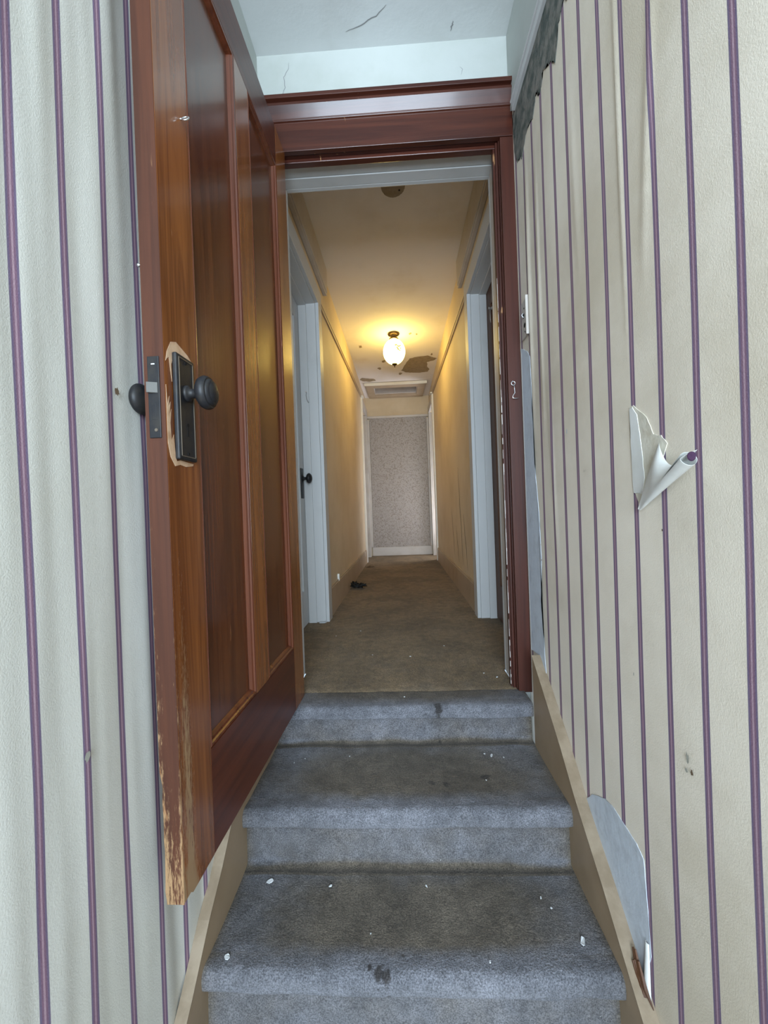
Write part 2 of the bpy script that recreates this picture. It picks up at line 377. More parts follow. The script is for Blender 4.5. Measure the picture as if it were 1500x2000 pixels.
for i, (y, z, d) in enumerate(prof):
    for j in range(nx + 1):
        u = j / nx; x = -.4455 + u * (.4095 + .4455)
        if y < 1.36: x = -.4455 + u * (.4095 + .4455)
        wob = noise.noise((x * 5, y * 9, z * 9)) * .004 + noise.noise((x * 17, y * 17, z * 17)) * .002
        edge = min(u, 1 - u); V.append((x, y + wob * .7, z + wob * (.35 if y > 1.43 else 1)))
        cen = exp(-((x - .0) / .34) ** 4); side = .25 if x < 0 else 0
        dd = d * (.35 + .65 * cen) if d > .5 else d
        D.append(min(1, dd + .5 * exp(-edge * 60)) if d < 1.2 else d)
for i in range(len(prof) - 1):
    for j in range(nx):
        a = i * (nx + 1) + j; F.append((a, a + 1, a + nx + 2, a + nx + 1))
st = mesh('stairs', V, F, M['stair'], smooth=True)
tag(st, 'worn grey carpeted stair flight with dirty treads and rounded step edges below the red door frame', 'stairs')
at = st.data.attributes.new('dirt_shade', 'FLOAT', 'POINT'); at.data.foreach_set('value', D)
set_attr(st, 'black', lambda c: blackness(c.x, c.y) if c.z > -1.0 else 0)
sub = st.modifiers.new('sub', 'SUBSURF'); sub.levels = 1; sub.render_levels = 1
# hall floor
V = []; F = []; nx = 50; ny = 150
for j in range(ny + 1):
    for i in range(nx + 1):
        dz = 0; y = 1.440 + (5.68 - 1.440) * j / ny; xx = -.64 + 1.28 * i / nx
        if y < 1.64: xx = -.406 + .794 * i / nx
        dz = -.015 if j == 0 else 0
        V.append((xx, y, dz + fz(y) + .003 * noise.noise((xx * 6, y * 6, 0))))
for j in range(ny):
    for i in range(nx):
        a = j * (nx + 1) + i; F.append((a, a + 1, a + nx + 2, a + nx + 1))
fl = struct(mesh('floor', V, F, M['floorc'], smooth=True), 'dirty brown carpet of the hallway floor', 'floor')
set_attr(fl, 'dirt_shade', lambda c: min(1.0, .82 + .2 * min(1, (c.y - 1.6) / 2)))
set_attr(fl, 'black', lambda c: blackness(c.x, c.y))

# ------------------------------------------------------------------ main door frame
fr = struct(empty('trim_1', (0, YD, ZF)), 'dark red varnished frame around the doorway at the top of the stairs', 'door frame')
def ch(o): o.location = o.location - Vector((0, YD, ZF)); return o
JR, JL = .389, -.408
ch(box('casing', M['red_v'], JR + .002, .4385, YD, 1.469, ZF - .006, 1.286, fr, .003))
ch(box('casing', M['red_v'], -.452, JL - .002, YD, 1.469, ZF - .006, 1.286, fr, .003))
ch(box('jamb', M['red_v'], JR, .4075, 1.469, 1.512, ZF - .006, 1.29, fr, .001))
ch(box('jamb', M['red_v'], -.4265, JL, 1.469, 1.512, ZF - .006, 1.29, fr, .001))
ch(MB().box(.374, JR - .0005, 1.488, 1.511, ZF - .006, 1.29).box(.380, JR - .0005, 1.476, 1.486, ZF - .006, 1.29).build('door_stop', M['red_v'], fr, bevel=.002))
ch(MB().box(JL + .0005, -.396, 1.488, 1.511, ZF - .006, 1.29).build('door_stop', M['red_v'], fr, bevel=.002))
ch(box('head_jamb', M['red_h'], JL - .016, JR + .018, 1.469, 1.512, 1.291, 1.309, fr, .001))
ch(box('head_stop', M['red_h'], JL, JR, 1.486, 1.511, 1.276, 1.2905, fr, .002))
hp = [(0, 1.288), (0, 1.388), (-.006, 1.390), (-.008, 1.396), (-.026, 1.428), (-.026, 1.438), (-.017, 1.440), (-.017, 1.446), (-.032, 1.448), (-.032, 1.462), (.019, 1.464), (.019, 1.288)]
hc = MB().prism(hp, lambda p: (-.470, YD + p[0], p[1]), lambda p: (.4392, YD + p[0], p[1])); ch(hc.build('head_casing', M['red_h'], fr, bevel=.0015))
# white painted hall side of the same opening
wf2 = struct(empty('trim_2', (0, 1.513, ZF)), 'white painted lining of the doorway behind the red frame', 'door frame')
def ch2(o): o.location = o.location - Vector((0, 1.513, ZF)); return o
for n_, x0, x1 in (('jamb', JR + .001, .4075), ('jamb', -.4265, JL - .001)):
    o = ch2(MB().box(x0, x1, 1.5125, 1.6200, ZF - .004, 1.29).build(n_, M['whited'], wf2, bevel=.002))
ch2(MB().box(JL - .016, JR + .018, 1.5125, 1.57, 1.291, 1.309).box(JL - .016, JR + .018, 1.572, 1.6200, 1.288, 1.309).build('head_jamb', M['white'], wf2, bevel=.0015))
ch2(MB().box(JL - .1, JR + .1, 1.6205, 1.640, 1.288, 1.39).build('head_casing', M['white'], wf2, bevel=.002))
for a, b in ((JR + .001, .450), (-.468, JL - .001)):
    ch2(MB().box(a, b, 1.6205, 1.640, ZF, 1.287).build('casing', M['white'], wf2, bevel=.002))
# chipped paint along the worn right jamb
random.seed(8); mb = MB(); z = -.64
while z < .80:
    h = random.uniform(.006, .035); wd = random.choice((.0002, .0006, .0010, .0016, .0022)) * (1 if z < .4 else .5)
    mb.box(.3735 - .0006, .3735 + wd, 1.4868 - .0004, 1.4872, z, z + h); z += h * random.choice((1, 1, 1, 1.6))
ch(mb.build('paint_chips', M['whited'], fr)); fr.children[-1]['label'] = 'pale chips along the worn door stop edge'

# ------------------------------------------------------------------ stair skirt boards
def skirt(name, s, xin, xwall, pts, label):
    # pts: top edge (y,z); bottom follows the stairs
    e = struct(empty(name, (0, 0, 0)), label, 'skirting board')
    pr = [(y, z) for y, z in pts] + [(pts[-1][0], LOW + .05), (pts[-1][0] + .1, LOW + .05), (pts[0][0] - .02, pts[0][1] - .42), (pts[0][0], pts[0][1] - .35)]
    MB().prism(pr, lambda p: (xin, p[0], p[1]), lambda p: (xwall, p[0], p[1])).build('board', M['tan'], e, bevel=.002)
    mb = MB(); n = len(pts); xa, xb = sorted((xin - s * .0012, xwall))
    tp = [(y, z + .0025) for y, z in pts] + [(y, z + .0002) for y, z in reversed(pts)]
    mb.prism(tp, lambda p: (xa, p[0], p[1]), lambda p: (xb, p[0], p[1])); o = mb.build('top_edge', M['tanc'], e)
    o['label'] = 'worn paler top edge'
    return e
skirt('trim_3', 1, .408, .4365, [(1.345, -.490), (1.25, -.560), (1.12, -.660), (1.037, -.735), (.90, -.835), (.80, -.918), (.74, -.966), (.60, -1.07), (.40, -1.20), (.1, -1.40)],
      'sloping tan skirting board between the stair carpet and the right wall')
skirt('trim_4', -1, -.444, -.4675, [(1.44, -.43), (1.25, -.565), (1.12, -.655), (1.0, -.745), (.93, -.815), (.86, -.870), (.78, -.950), (.66, -1.05), (.50, -1.17), (.1, -1.44)],
      'sloping tan skirting board between the stair carpet and the left wall')

# ------------------------------------------------------------------ red door leaf (local: face x=0, -y towards the free edge)
HX, HY, HZ = -.3655, 1.440, -.648
LW, LT, LH = .776, .035, 1.922
dr = struct(empty('door_1', (HX, HY, HZ), radians(-1.25)), 'open red brown two panel wooden door swung back against the left wall', 'door')
def wearfn(kind):
    def fn(c):
        z = c.z / LH
        low = max(0, min(1, (0.62 - z) / .55))
        if kind == 'edge':
            e = min(abs(c.x), abs(c.x + LT)); return .50 * low * exp(-(abs(c.x + LT) / .016)) + .10 * low + .35 * low * exp(-abs(c.x) / .004) + .35 * max(0, (.12 - z) / .12)
        d = c.y + LW
        return .70 * max(0, min(1, (.42 - z) / .30)) * exp(-((d - .024) / .020) ** 2) + .42 * low * exp(-d / .003) + .30 * max(0, (.05 - z) / .05)
    return fn
def gridbox(x0, x1, y0, y1, z0, z1, ny, nz, nxx=1):
    bm = bmesh.new(); bmesh.ops.create_cube(bm, size=1)
    for v in bm.verts: v.co = Vector((x0 + (v.co.x + .5) * (x1 - x0), y0 + (v.co.y + .5) * (y1 - y0), z0 + (v.co.z + .5) * (z1 - z0)))
    for ax, n, lo, hi in ((1, ny, y0, y1), (2, nz, z0, z1), (0, nxx, x0, x1)):
        for i in range(1, n):
            no = Vector((0, 0, 0)); no[ax] = 1; co = Vector((0, 0, 0)); co[ax] = lo + (hi - lo) * i / n
            bmesh.ops.bisect_plane(bm, geom=bm.verts[:] + bm.edges[:] + bm.faces[:], plane_co=co, plane_no=no)
    me = bpy.data.meshes.new('g'); bm.to_mesh(me); bm.free(); return me
def dpart(name, mat, x0, x1, y0, y1, z0, z1, ny=1, nz=1, nxx=1, wear=None, bevel=.001):
    me = gridbox(x0, x1, y0, y1, z0, z1, ny, nz, nxx); me.name = name; me.materials.append(mat)
    o = bpy.data.objects.new(name, me); C.objects.link(o); o.parent = dr
    if wear: set_attr(o, 'wear', wearfn(wear))
    if bevel:
        b = o.modifiers.new('bevel', 'BEVEL'); b.width = bevel; b.segments = 2; b.limit_method = 'ANGLE'
    return o
S1, PW, MSW = .105, .2395, .087
ya0 = -LW                      # free edge
p1 = (ya0 + S1, ya0 + S1 + PW); p2 = (p1[1] + MSW, p1[1] + MSW + PW)
BR, TR = .202, 1.793
free = dpart('stile', M['stile'], -LT, 0, ya0, p1[0], 0, LH, 16, 60, 1, 'face', 0)
# chipped lower corner of the free stile
for v in free.data.vertices:
    if v.co.z < .22 and v.co.x < -LT + .001 and v.co.y < ya0 + .003:
        v.co.x += .004 + .003 * noise.noise((v.co.z * 60, 0, 0))
    if v.co.z < .002 and v.co.y < ya0 + .02: v.co.z += .006
dpart('stile', M['stile'], -LT, 0, p2[1], 0, 0, LH)
set_attr(dr.children[-1], 'wear', lambda c: 0.0)
dpart('stile', M['stile'], -LT, 0, p1[1], p2[0], BR, TR); set_attr(dr.children[-1], 'wear', lambda c: 0.0)
dpart('rail', M['rail'], -LT, 0, p1[0] + .0003, p2[1] - .0003, 0, BR)
dpart('rail', M['rail'], -LT, 0, p1[0] + .0003, p2[1] - .0003, TR, LH)
e = dpart('lock_edge', M['edge'], -LT + .0004, -.0004, ya0 - .0012, ya0 - .0001, .004, LH, 1, 90, 8, 'edge', 0)
e['label'] = 'worn purplish brown edge of the door'
for v in e.data.vertices:
    if v.co.z < .22 and v.co.x < -LT + .003: v.co.x += .004 + .003 * noise.noise((v.co.z * 60, 0, 0))
for (a, b) in (p1, p2):
    box('panel', M['panel'], -.026, -.0125, a - .004, b + .004, BR - .004, TR + .004, dr)
    mb = MB()   # moulding round the panel: bead and slope
    prof_m = [(.0, -.0125), (.0, -.0015), (.003, .0006), (.007, -.0005), (.009, -.004), (.013, -.006), (.017, -.011), (.018, -.0125)]
    corners = [(a, BR, 1, 1), (b, BR, -1, 1), (b, TR, -1, -1), (a, TR, 1, -1)]
    base = 0; ring = []
    for (cy, cz_, sy_, sz_) in corners: ring.append([(p[1], cy + sy_ * p[0], cz_ + sz_ * p[0]) for p in prof_m])
    V = [q for r_ in ring for q in r_]; n = len(prof_m); F = []
    for k in range(4):
        for i in range(n - 1):
            a0 = k * n + i; b0 = ((k + 1) % 4) * n + i; F.append((a0, a0 + 1, b0 + 1, b0))
    mesh('panel_moulding', V, F, M['mould'], dr)
# lock set: the leaf's local z is world z + .64
def lz(z): return z - HZ
ky = -.726
def plate(xf, sgn):
    pl_y0, pl_y1, z0, z1 = ky - .029, ky + .029, lz(.100), lz(.284)
    x0, x1 = sorted((xf, xf + sgn * .009))
    o = MB().box(x0, x1, pl_y0, pl_y1, z0, z1).build('lock_plate', M['iron'], dr, bevel=.003, seg=3)
    rim = MB()
    xx0, xx1 = sorted((xf + sgn * .0088, xf + sgn * .0100))
    for b_ in ((pl_y0 + .006, pl_y0 + .0075, z0 + .006, z1 - .006), (pl_y1 - .0075, pl_y1 - .006, z0 + .006, z1 - .006), (pl_y0 + .006, pl_y1 - .006, z0 + .006, z0 + .0075), (pl_y0 + .006, pl_y1 - .006, z1 - .0075, z1 - .006)):
        rim.box(xx0, xx1, *b_)
    rim.build('raised_rim', M['ironw'], o)
    kh = MB().lathe([(0, 0), (.0032, 0), (.0032, .0006), (0, .0006)], (xf + sgn * .0089, ky, lz(.163)), (sgn, 0, 0), 14)
    a_, b_ = sorted((xf + sgn * .0089, xf + sgn * .0096)); kh.box(a_, b_, ky - .0015, ky + .0015, lz(.143), lz(.162)); kh.build('keyhole', M['hole'], o)
    for zz in (lz(.112), lz(.272)):
        MB().lathe([(0, .001), (.0025, .001), (.003, 0)], (xf + sgn * .009, ky - .001, zz), (sgn, 0, 0), 12).build('screw', M['hole'], o)
    return o
KP = [(0, 0), (.0145, 0), (.0145, .004), (.012, .0065), (.0085, .008), (.0078, .020), (.010, .0215), (.013, .0225), (.020, .0240), (.0262, .0285), (.0290, .0335), (.0295, .0375), (.0282, .0415),
      (.0262, .0440), (.0255, .0446), (.0250, .0442), (.0235, .0448), (.0232, .0462), (.0190, .0500), (.0182, .0498), (.0172, .0508), (.011, .0530), (.006, .0536), (0, .0538)]
def knob(org, ax, parent, name='door_knob', s=1.0, mat=None):
    return MB().lathe([(r * s, h * s) for r, h in KP], org, ax, 40).build(name, mat or M['iron'], parent, smooth=True)
plate(0.0002, 1); knob((.009, ky, lz(.219)), (1, 0, 0), dr)
plate(-LT - .0002, -1); kb = knob((-LT - .0085, ky, lz(.214)), (-1, 0, 0), dr, 'door_knob', .93)
kb.scale = (.92, 1, 1); kb.location.x = -.004
# mortise face plate on the edge
fp = MB().box(-.0275, -.0075, ya0 - .0035, ya0 - .0012, lz(.133), lz(.268)).build('latch_plate', M['iron'], dr, bevel=.0008)
mb = MB().add([(-.0255, ya0 - .0035, lz(.224)), (-.0255, ya0 - .011, lz(.224)), (-.0105, ya0 - .0045, lz(.224)), (-.0105, ya0 - .0035, lz(.224)),
               (-.0255, ya0 - .0035, lz(.207)), (-.0255, ya0 - .011, lz(.207)), (-.0105, ya0 - .0045, lz(.207)), (-.0105, ya0 - .0035, lz(.207))],
              [(0, 1, 2, 3), (7, 6, 5, 4), (0, 4, 5, 1), (1, 5, 6, 2), (2, 6, 7, 3), (3, 7, 4, 0)])
o = mb.build('latch_bolt', M['bolt'], fp); o['label'] = 'worn silvery latch bolt'
MB().box(-.0215, -.0145, ya0 - .0039, ya0 - .0035, lz(.163), lz(.189)).build('dead_bolt', M['iron'], fp, bevel=.001)
MB().box(-.0205, -.0145, ya0 - .0038, ya0 - .0034, lz(.254), lz(.256)).build('scratch', M['flake'], fp)
MB().lathe([(0, .001), (.0026, .001), (.003, 0)], (-.0155, ya0 - .0035, lz(.146)), (0, -1, 0), 12).build('screw', M['ironw'], fp)
# raw scraped wood around the lock plate (world y,z on the leaf face)
def onleaf(y, z): return (0.0004, y - HY, lz(z))
def poly(name, mat, pts, parent, th=.0004, ax='x', sgn=1):
    pts = [Vector(p) for p in pts]; n = len(pts); off = Vector((th * sgn, 0, 0)) if ax == 'x' else (Vector((0, th * sgn, 0)) if ax == 'y' else Vector((0, 0, th * sgn)))
    return mesh(name, [p for p in pts] + [p + off for p in pts], [tuple(range(n)), tuple(range(2 * n - 1, n - 1, -1))] + [(i, (i + 1) % n, n + (i + 1) % n, n + i) for i in range(n)], mat, parent)
sc1 = [(.667, .262), (.672, .280), (.684, .300), (.700, .306), (.718, .301), (.736, .296), (.752, .287), (.748, .280), (.700, .282), (.694, .284), (.6835, .262), (.684, .232), (.680, .250), (.677, .272), (.672, .268)]
sc2 = [(.6655, .222), (.6685, .190), (.674, .205), (.671, .186), (.677, .196), (.6725, .172), (.6785, .184), (.6745, .160), (.676, .130), (.6835, .142), (.6865, .104), (.690, .097), (.700, .100), (.735, .098), (.744, .098), (.742, .094), (.718, .090), (.700, .092), (.684, .088), (.672, .102), (.6655, .125)]
for pp in (sc1, sc2):
    o = poly('scraped_wood', M['rawwood'], [onleaf(y, z) for y, z in pp], dr); o['label'] = 'raw scraped wood beside the lock plate'
# screw eye on the door face and a small pin at its edge
ey = empty('screw_eye', (HX + .003, .745, .736)); ey.location = (-.3845, .745, .736)
tag(ey, 'small bright screw eye high on the red door above the lock', 'screw eye')
MB().tube([(-.002, 0, 0), (.008, 0, 0)], .0014, 8).build('shank', M['steel'], ey, True)
MB().tube([(.0135 + .006 * cos(a * pi / 10), .006 * sin(a * pi / 10) * .6, .006 * sin(a * pi / 10)) for a in range(21)], .0015, 8).build('ring', M['steel'], ey, True)
pn = MB().lathe([(0, .011), (.0028, .010), (.0030, .007), (.0015, .006), (.0015, 0)], (0, 0, 0), (-1, 0, 0), 12).build('wall_pin', M['steel'], smooth=True)
pn.location = (-.4185, .676, .428); tag(pn, 'tiny silver pin on the back of the red door near its edge', 'pin')

# ------------------------------------------------------------------ side doors of the hall and their frames
def side(s, num, door_mat, frame_num, side_name, door_label):
    fe = struct(empty('trim_%d' % frame_num, (0, 2.0, ZF)), 'white painted frame of the %s doorway in the hallway' % side_name, 'door frame')
    def cc(o): o.location = Vector((0, -2.0, -ZF)); return o
    X = lambda y, d: hx(s, y) + s * d
    def bx2(name, mat, d0, d1, a, b, z0, z1, bev=.002):
        mb = MB(); q = lambda y: [(X(y, d0), y, z0), (X(y, d1), y, z0), (X(y, d1), y, z1), (X(y, d0), y, z1)]
        mb.hexa(q(a), q(b)); return cc(mb.build(name, mat, fe, bevel=bev))
    bx2('jamb', M['white'], -.001, .142, DY1 - .016, DY1 + .001, fz(DY1) - .005, DZ + .0)
    bx2('jamb', M['white'], -.001, .142, DY0 - .001, DY0 + .016, fz(DY0) - .005, DZ + .0)
    bx2('head_jamb', M['white'], -.001, .142, DY0 - .001, DY1 + .001, DZ - .016, DZ + .001)
    bx2('casing', M['white'], -.021, -.0012, DY1 - .010, DY1 + .085, fz(DY1) - .002, DZ + .0)
    bx2('casing', M['white'], -.021, -.0012, 1.645, DY0 + .010, fz(DY0) - .002, DZ + .0)
    bx2('head_casing', M['white'], -.021, -.0012, 1.645, DY1 + .085, DZ - .010, DZ + .085)
    st0, st1 = (.052, .098) if s < 0 else (.048, .088)
    bx2('door_stop', M['white'], st0, st1, DY1 - .028, DY1 - .0165, fz(DY1) - .003, DZ - .017)
    bx2('head_stop', M['white'], st0, st1, DY0 + .017, DY1 - .0165, DZ - .028, DZ - .0165)
    # the leaf
    d = st1 + .001
    lf = struct(empty('door_%d' % num, (X(2.06, d), DY1 - .018, fz(2.0))), door_label, 'door')
    def dc(o): o.location = -Vector(lf.location); return o
    def leafbox(name, d0, d1, a, b, z0, z1, mat=door_mat, bev=.0015):
        mb = MB(); q = lambda y: [(X(y, d0), y, z0), (X(y, d1), y, z0), (X(y, d1), y, z1), (X(y, d0), y, z1)]
        mb.hexa(q(a), q(b)); return dc(mb.build(name, mat, lf, bevel=bev))
    za, zb = fz(2.0) + .006, DZ - .020; a, b = DY0 + .018, DY1 - .019
    leafbox('stile', d, d + .033, a, a + .10, za, zb); leafbox('stile', d, d + .033, b - .10, b, za, zb)
    leafbox('rail', d, d + .033, a + .1002, b - .1002, za, za + .2); leafbox('rail', d, d + .033, a + .1002, b - .1002, zb - .11, zb)
    leafbox('panel', d + .010, d + .022, a + .0995, b - .0995, za + .199, zb - .109)
    return fe, lf, dc, X, d
fe, lf, dc, X, d = side(-1, 2, M['white'], 5, 'left', 'white door closed in the left hallway frame, with a black knob')
xf = X(2.35, d)
pl = dc(MB().box(xf, xf + .006, 2.315, 2.362, .085, .258).build('lock_plate', M['iron'], lf, bevel=.002))
kn = dc(knob((xf + .006, 2.345, .200), (1, 0, 0), lf))
hk = MB().tube([(-.53, 2.352, .71), (-.528, 2.348, .705), (-.530, 2.346, .690), (-.527, 2.346, .668), (-.520, 2.346, .650), (-.514, 2.346, .648)], .0022, 6)
o = hk.build('hook_latch', M['smudge3'], smooth=True); tag(o, 'painted-over hook hanging on the white left jamb above the black knob', 'hook latch')
MB().lathe([(0, 0), (.005, 0), (.005, .006), (0, .006)], (-.531, 2.392, .712), (0, -1, 0), 10).build('screw_plate', M['whited'], o)
o.location = (0, .04, 0)
for v in o.children[0].data.vertices: v.co.y -= .04
fe, lf, dc, X, d = side(1, 3, M['brown'], 6, 'right', 'brown varnished door closed in the right hallway frame')
hx0 = X(2.25, d)
hk = empty('hook_latch', (hx0, 2.27, 1.085)); tag(hk, 'silver hook hanging on the brown door at the right of the hallway', 'hook latch')
MB().lathe([(0, 0), (.008, 0), (.008, .002), (.003, .004), (.003, .012), (.006, .014), (.006, .018), (0, .019)], (-.0003, 0, 0), (-1, 0, 0), 14).build('screw_eye', M['steel'], hk, True)
MB().tube([(-.010, 0, 0), (-.010, .002, -.03), (-.010, .003, -.06), (-.008, .004, -.078)], [.0022, .0022, .003, .0016], 8).build('hook', M['steel'], hk, True)

# built-out cornices over the side doors
for s, nm, k in ((-1, 'left', 7), (1, 'right', 8)):
    mb = MB(); wallseg(mb, s, 1.645, 2.68, z0=lambda y: 1.435, z1=lambda y: cz(y) - .001, d0=-.032, d1=-.0005)
    wallseg(mb, s, 1.645, 2.695, z0=lambda y: 1.425, z1=lambda y: 1.4345, d0=-.026, d1=-.0005)
    struct(mb.build('trim_%d' % k, M['whited'], bevel=.004), 'boxed plaster cornice above the %s hallway door' % nm, 'trim')
    mb = MB()
    rz = lambda y: 1.275 + .105 * (y - 2.5) / 2.45
    wallseg(mb, s, DY1 + .087, AY0 - .075, z0=lambda y: rz(y), z1=lambda y: rz(y) + .018, d0=-.012, d1=-.0005)
    wallseg(mb, s, DY1 + .087, AY0 - .075, z0=lambda y: rz(y) + .018, z1=lambda y: rz(y) + .024, d0=-.016, d1=-.0005)
    struct(mb.build('trim_%d' % (k + 2), M['hbase'], bevel=.002), 'narrow picture rail along the %s hallway wall' % nm, 'trim')
# alcove at the far end: frames, closed side doors, papered end door
for s, nm, k in ((-1, 'left', 11), (1, 'right', 12)):
    fe = struct(empty('trim_%d' % k, (0, 5.2, fz(5.2))), 'cream door frame on the %s of the far alcove' % nm, 'door frame')
    def bx3(name, mat, d0, d1, a, b, z0, z1, bev=.001):
        mb = MB(); q = lambda y: [(hx(s, y) + s * d0, y, z0), (hx(s, y) + s * d1, y, z0), (hx(s, y) + s * d1, y, z1), (hx(s, y) + s * d0, y, z1)]
        mb.hexa(q(a), q(b)); o = mb.build(name, mat, fe, bevel=bev); o.location = -Vector(fe.location); return o
    bx3('casing', M['plug'], -.019, -.0005, AY0 - .07, AY0 + .012, fz(5) - .002, AZ + .10)
    bx3('casing', M['whited'], -.019, -.0005, AY1 - .012, Y2 - .036, fz(5.5) - .002, AZ - .002)
    bx3('head_casing', M['whited'], -.022, -.0005, AY0 + .0125, Y2 - .036, AZ - .002, AZ + .09)
    bx3('cap', M['plug'], -.036, -.0005, AY0 - .085, AY0 + .012, AZ + .101, AZ + .116)
    bx3('jamb', M['whited'], 0, .13, AY1 - .013, AY1 - .001, fz(5.4) - .002, AZ - .003)
    bx3('jamb', M['whited'], 0, .13, AY0 + .001, AY0 + .013, fz(5.1) - .002, AZ - .003)
struct(box('door_5', M['white'], -.62, -.585, AY0 - .01, AY1 + .01, fz(5.2), AZ - .003), 'white closed door on the left of the far alcove', 'door')
# small room to the right of the alcove, daylight comes from its window
mb = MB().box(.60, 1.15, AY0 - .2, AY0 - .1, -.7, 1.65).box(.60, 1.15, AY1 + .1, AY1 + .2, -.7, 1.65).box(1.10, 1.15, AY0 - .1, AY1 + .1, -.7, 1.65).box(.60, 1.10, AY0 - .1, AY1 + .1, 1.60, 1.65).box(.60, 1.10, AY0 - .1, AY1 + .1, -.7, -.625)
struct(mb.build('wall_side_room', M['header']), 'white walls of the room right of the alcove', 'wall')
ed = struct(empty('door_4', (0, Y2 - .03, fz(5.6))), 'speckled papered door closing the far end of the hallway', 'door')
def ec(o): o.location = -Vector(ed.location); return o
z0 = fz(5.6); ztop = 1.255
ec(box('papered_panel', M['speck'], -.385, .388, Y2 - .026, Y2 - .001, z0 + .12, ztop, ed, .001))
ec(box('kick_board', M['whited'], -.400, .405, Y2 - .034, Y2 - .001, z0 + .002, z0 + .119, ed, .002))
ec(box('stile', M['whited'], -.420, -.388, Y2 - .032, Y2 - .001, z0 + .121, ztop - .02, ed, .001))
ec(box('stile', M['whited'], .391, .418, Y2 - .032, Y2 - .001, z0 + .121, ztop - .02, ed, .001))
ec(box('top_rail', M['whited'], -.420, .418, Y2 - .036, Y2 - .001, ztop + .001, ztop + .03, ed, .002))

# ------------------------------------------------------------------ attic hatch
hz_ = cz(5.3)
at_ = empty('attic_hatch', (0, 5.28, hz_ - .02)); tag(at_, 'framed attic hatch in the ceiling at the end of the hallway', 'hatch')
def hb(name, mat, x0, x1, y0, y1, z0_, z1_, bev=.002):
    o = box(name, mat, x0, x1, y0 - 5.28, y1 - 5.28, z0_, z1_, at_, bev); return o
hb('frame', M['hbase'], -.375, .355, 5.00, 5.115, -.010, .030)  # darker baseboard colour on the hatch frame stands in for shade
hb('frame', M['hbase'], -.375, .355, 5.465, 5.575, -.005, .018)
hb('frame', M['hbase'], -.375, HX0, 5.1155, 5.4645, -.005, .018)
hb('frame', M['hbase'], HX1, .355, 5.1155, 5.4645, -.005, .018)
hb('front_lip', M['plug'], -.392, .372, 4.985, 4.999, -.012, .022)
hb('lining', M['hbase'], HX0 + .0005, HX1 - .0005, HY0 + .0005, HY0 + .010, .019, .12, 0)
hb('lining', M['whited'], HX0 + .0005, HX1 - .0005, HY1 - .010, HY1 - .0005, .019, .12, 0)
hb('cover', M['whited'], HX0 - .02, HX1 + .02, HY0 - .02, HY1 + .02, .1205, .135, 0)

# ------------------------------------------------------------------ ceiling lamp
lx, ly = -.008, 3.68; lzc = cz(ly)
lp = empty('ceiling_lamp', (lx, ly, lzc - .17)); tag(lp, 'lit round frosted glass globe lamp on the hallway ceiling', 'ceiling lamp')
MB().lathe([(0, .1695), (.052, .1695), (.054, .163), (.050, .155), (.036, .148), (.030, .146), (.030, .128), (.040, .124), (.042, .116), (.034, .112), (0, .112)], (0, 0, 0), (0, 0, 1), 40).build('canopy', M['brass'], lp, True)
gp = [(.034, .112)] + [(.098 * sin(a), .005 + .112 * cos(a)) for a in [radians(q) for q in range(20, 179, 8)]]
g = MB().lathe(gp, (0, 0, 0), (0, 0, 1), 48).build('globe', M['globe'], lp, True)
mb = MB()
for (px, pz, ang, ln) in ((.020, .030, .3, .015), (.040, .018, -.5, .014), (.055, .028, .9, .012), (.034, -.002, 1.9, .015), (.058, .000, -1.2, .011), (.046, -.014, 2.6, .011), (.026, .008, 1.2, .010)):
    rg = lambda x_, z_: (x_, -sqrt(max(1e-6, 1 - (x_ / .0985) ** 2 - ((z_ - .005) / .1125) ** 2)) * .0985 - .0012, z_)
    q = []
    for k in range(10):
        a = 2 * pi * k / 10; ln *= 1.0; u_, v_ = ln * 1.05 * cos(a), ln * .50 * sin(a) * (1 - .5 * cos(a)); q.append(rg(px + u_ * cos(ang) - v_ * sin(ang), pz + u_ * sin(ang) + v_ * cos(ang)))
    mb.add(q, [tuple(range(10))])
mb.build('painted_leaves', M['sprig'], lp)['label'] = 'olive painted leaf sprig on the glass'
MB().lathe([(.003, -.135), (.006, -.130), (.004, -.124), (.007, -.119), (.018, -.113), (.026, -.104), (.024, -.098), (0, -.098)], (0, 0, 0), (0, 0, 1), 24).build('finial', M['brass'], lp, True)

# ------------------------------------------------------------------ wall damage
def wp(y, z, off=.0012): return (XR - right_off(y, z) - off, y, z)
def jag(pts, amp, n, seed):
    random.seed(seed); out = []
    for i in range(len(pts)):
        a, b = pts[i], pts[(i + 1) % len(pts)]
        for k in range(n):
            tt = k / n; j = amp if k else 0
            out.append((a[0] + (b[0] - a[0]) * tt + random.uniform(-j, j), a[1] + (b[1] - a[1]) * tt + random.uniform(-j, j)))
    return out
def wallpoly(name, mat, pts, label, parent=wr, off=.0012):
    vs = [Vector(wp(y, z, off)) for y, z in pts]; xm = min(v.x for v in vs)
    bm = bmesh.new(); bv = [bm.verts.new((xm, v.y, v.z)) for v in vs]; fc = bm.faces.new(bv)
    r_ = bmesh.ops.triangulate(bm, faces=[fc]); ext = bmesh.ops.extrude_face_region(bm, geom=bm.faces[:])
    for v in ext['geom']:
        if isinstance(v, bmesh.types.BMVert): v.co.x += .0012
    bmesh.ops.recalc_face_normals(bm, faces=bm.faces)
    me = bpy.data.meshes.new(name); bm.to_mesh(me); bm.free(); me.materials.append(mat)
    o = bpy.data.objects.new(name, me); C.objects.link(o); o.parent = parent; o['label'] = label; return o
wallpoly('torn_patch', M['plaster2'], jag([(.789, .177), (.776, .177), (.737, .146), (.719, .113), (.699, .108), (.684, .092), (.700, .060), (.735, .010), (.752, -.010), (.768, -.004), (.782, .018), (.786, .09)], .0015, 4, 2), 'torn cream patch where wallpaper is ripped')
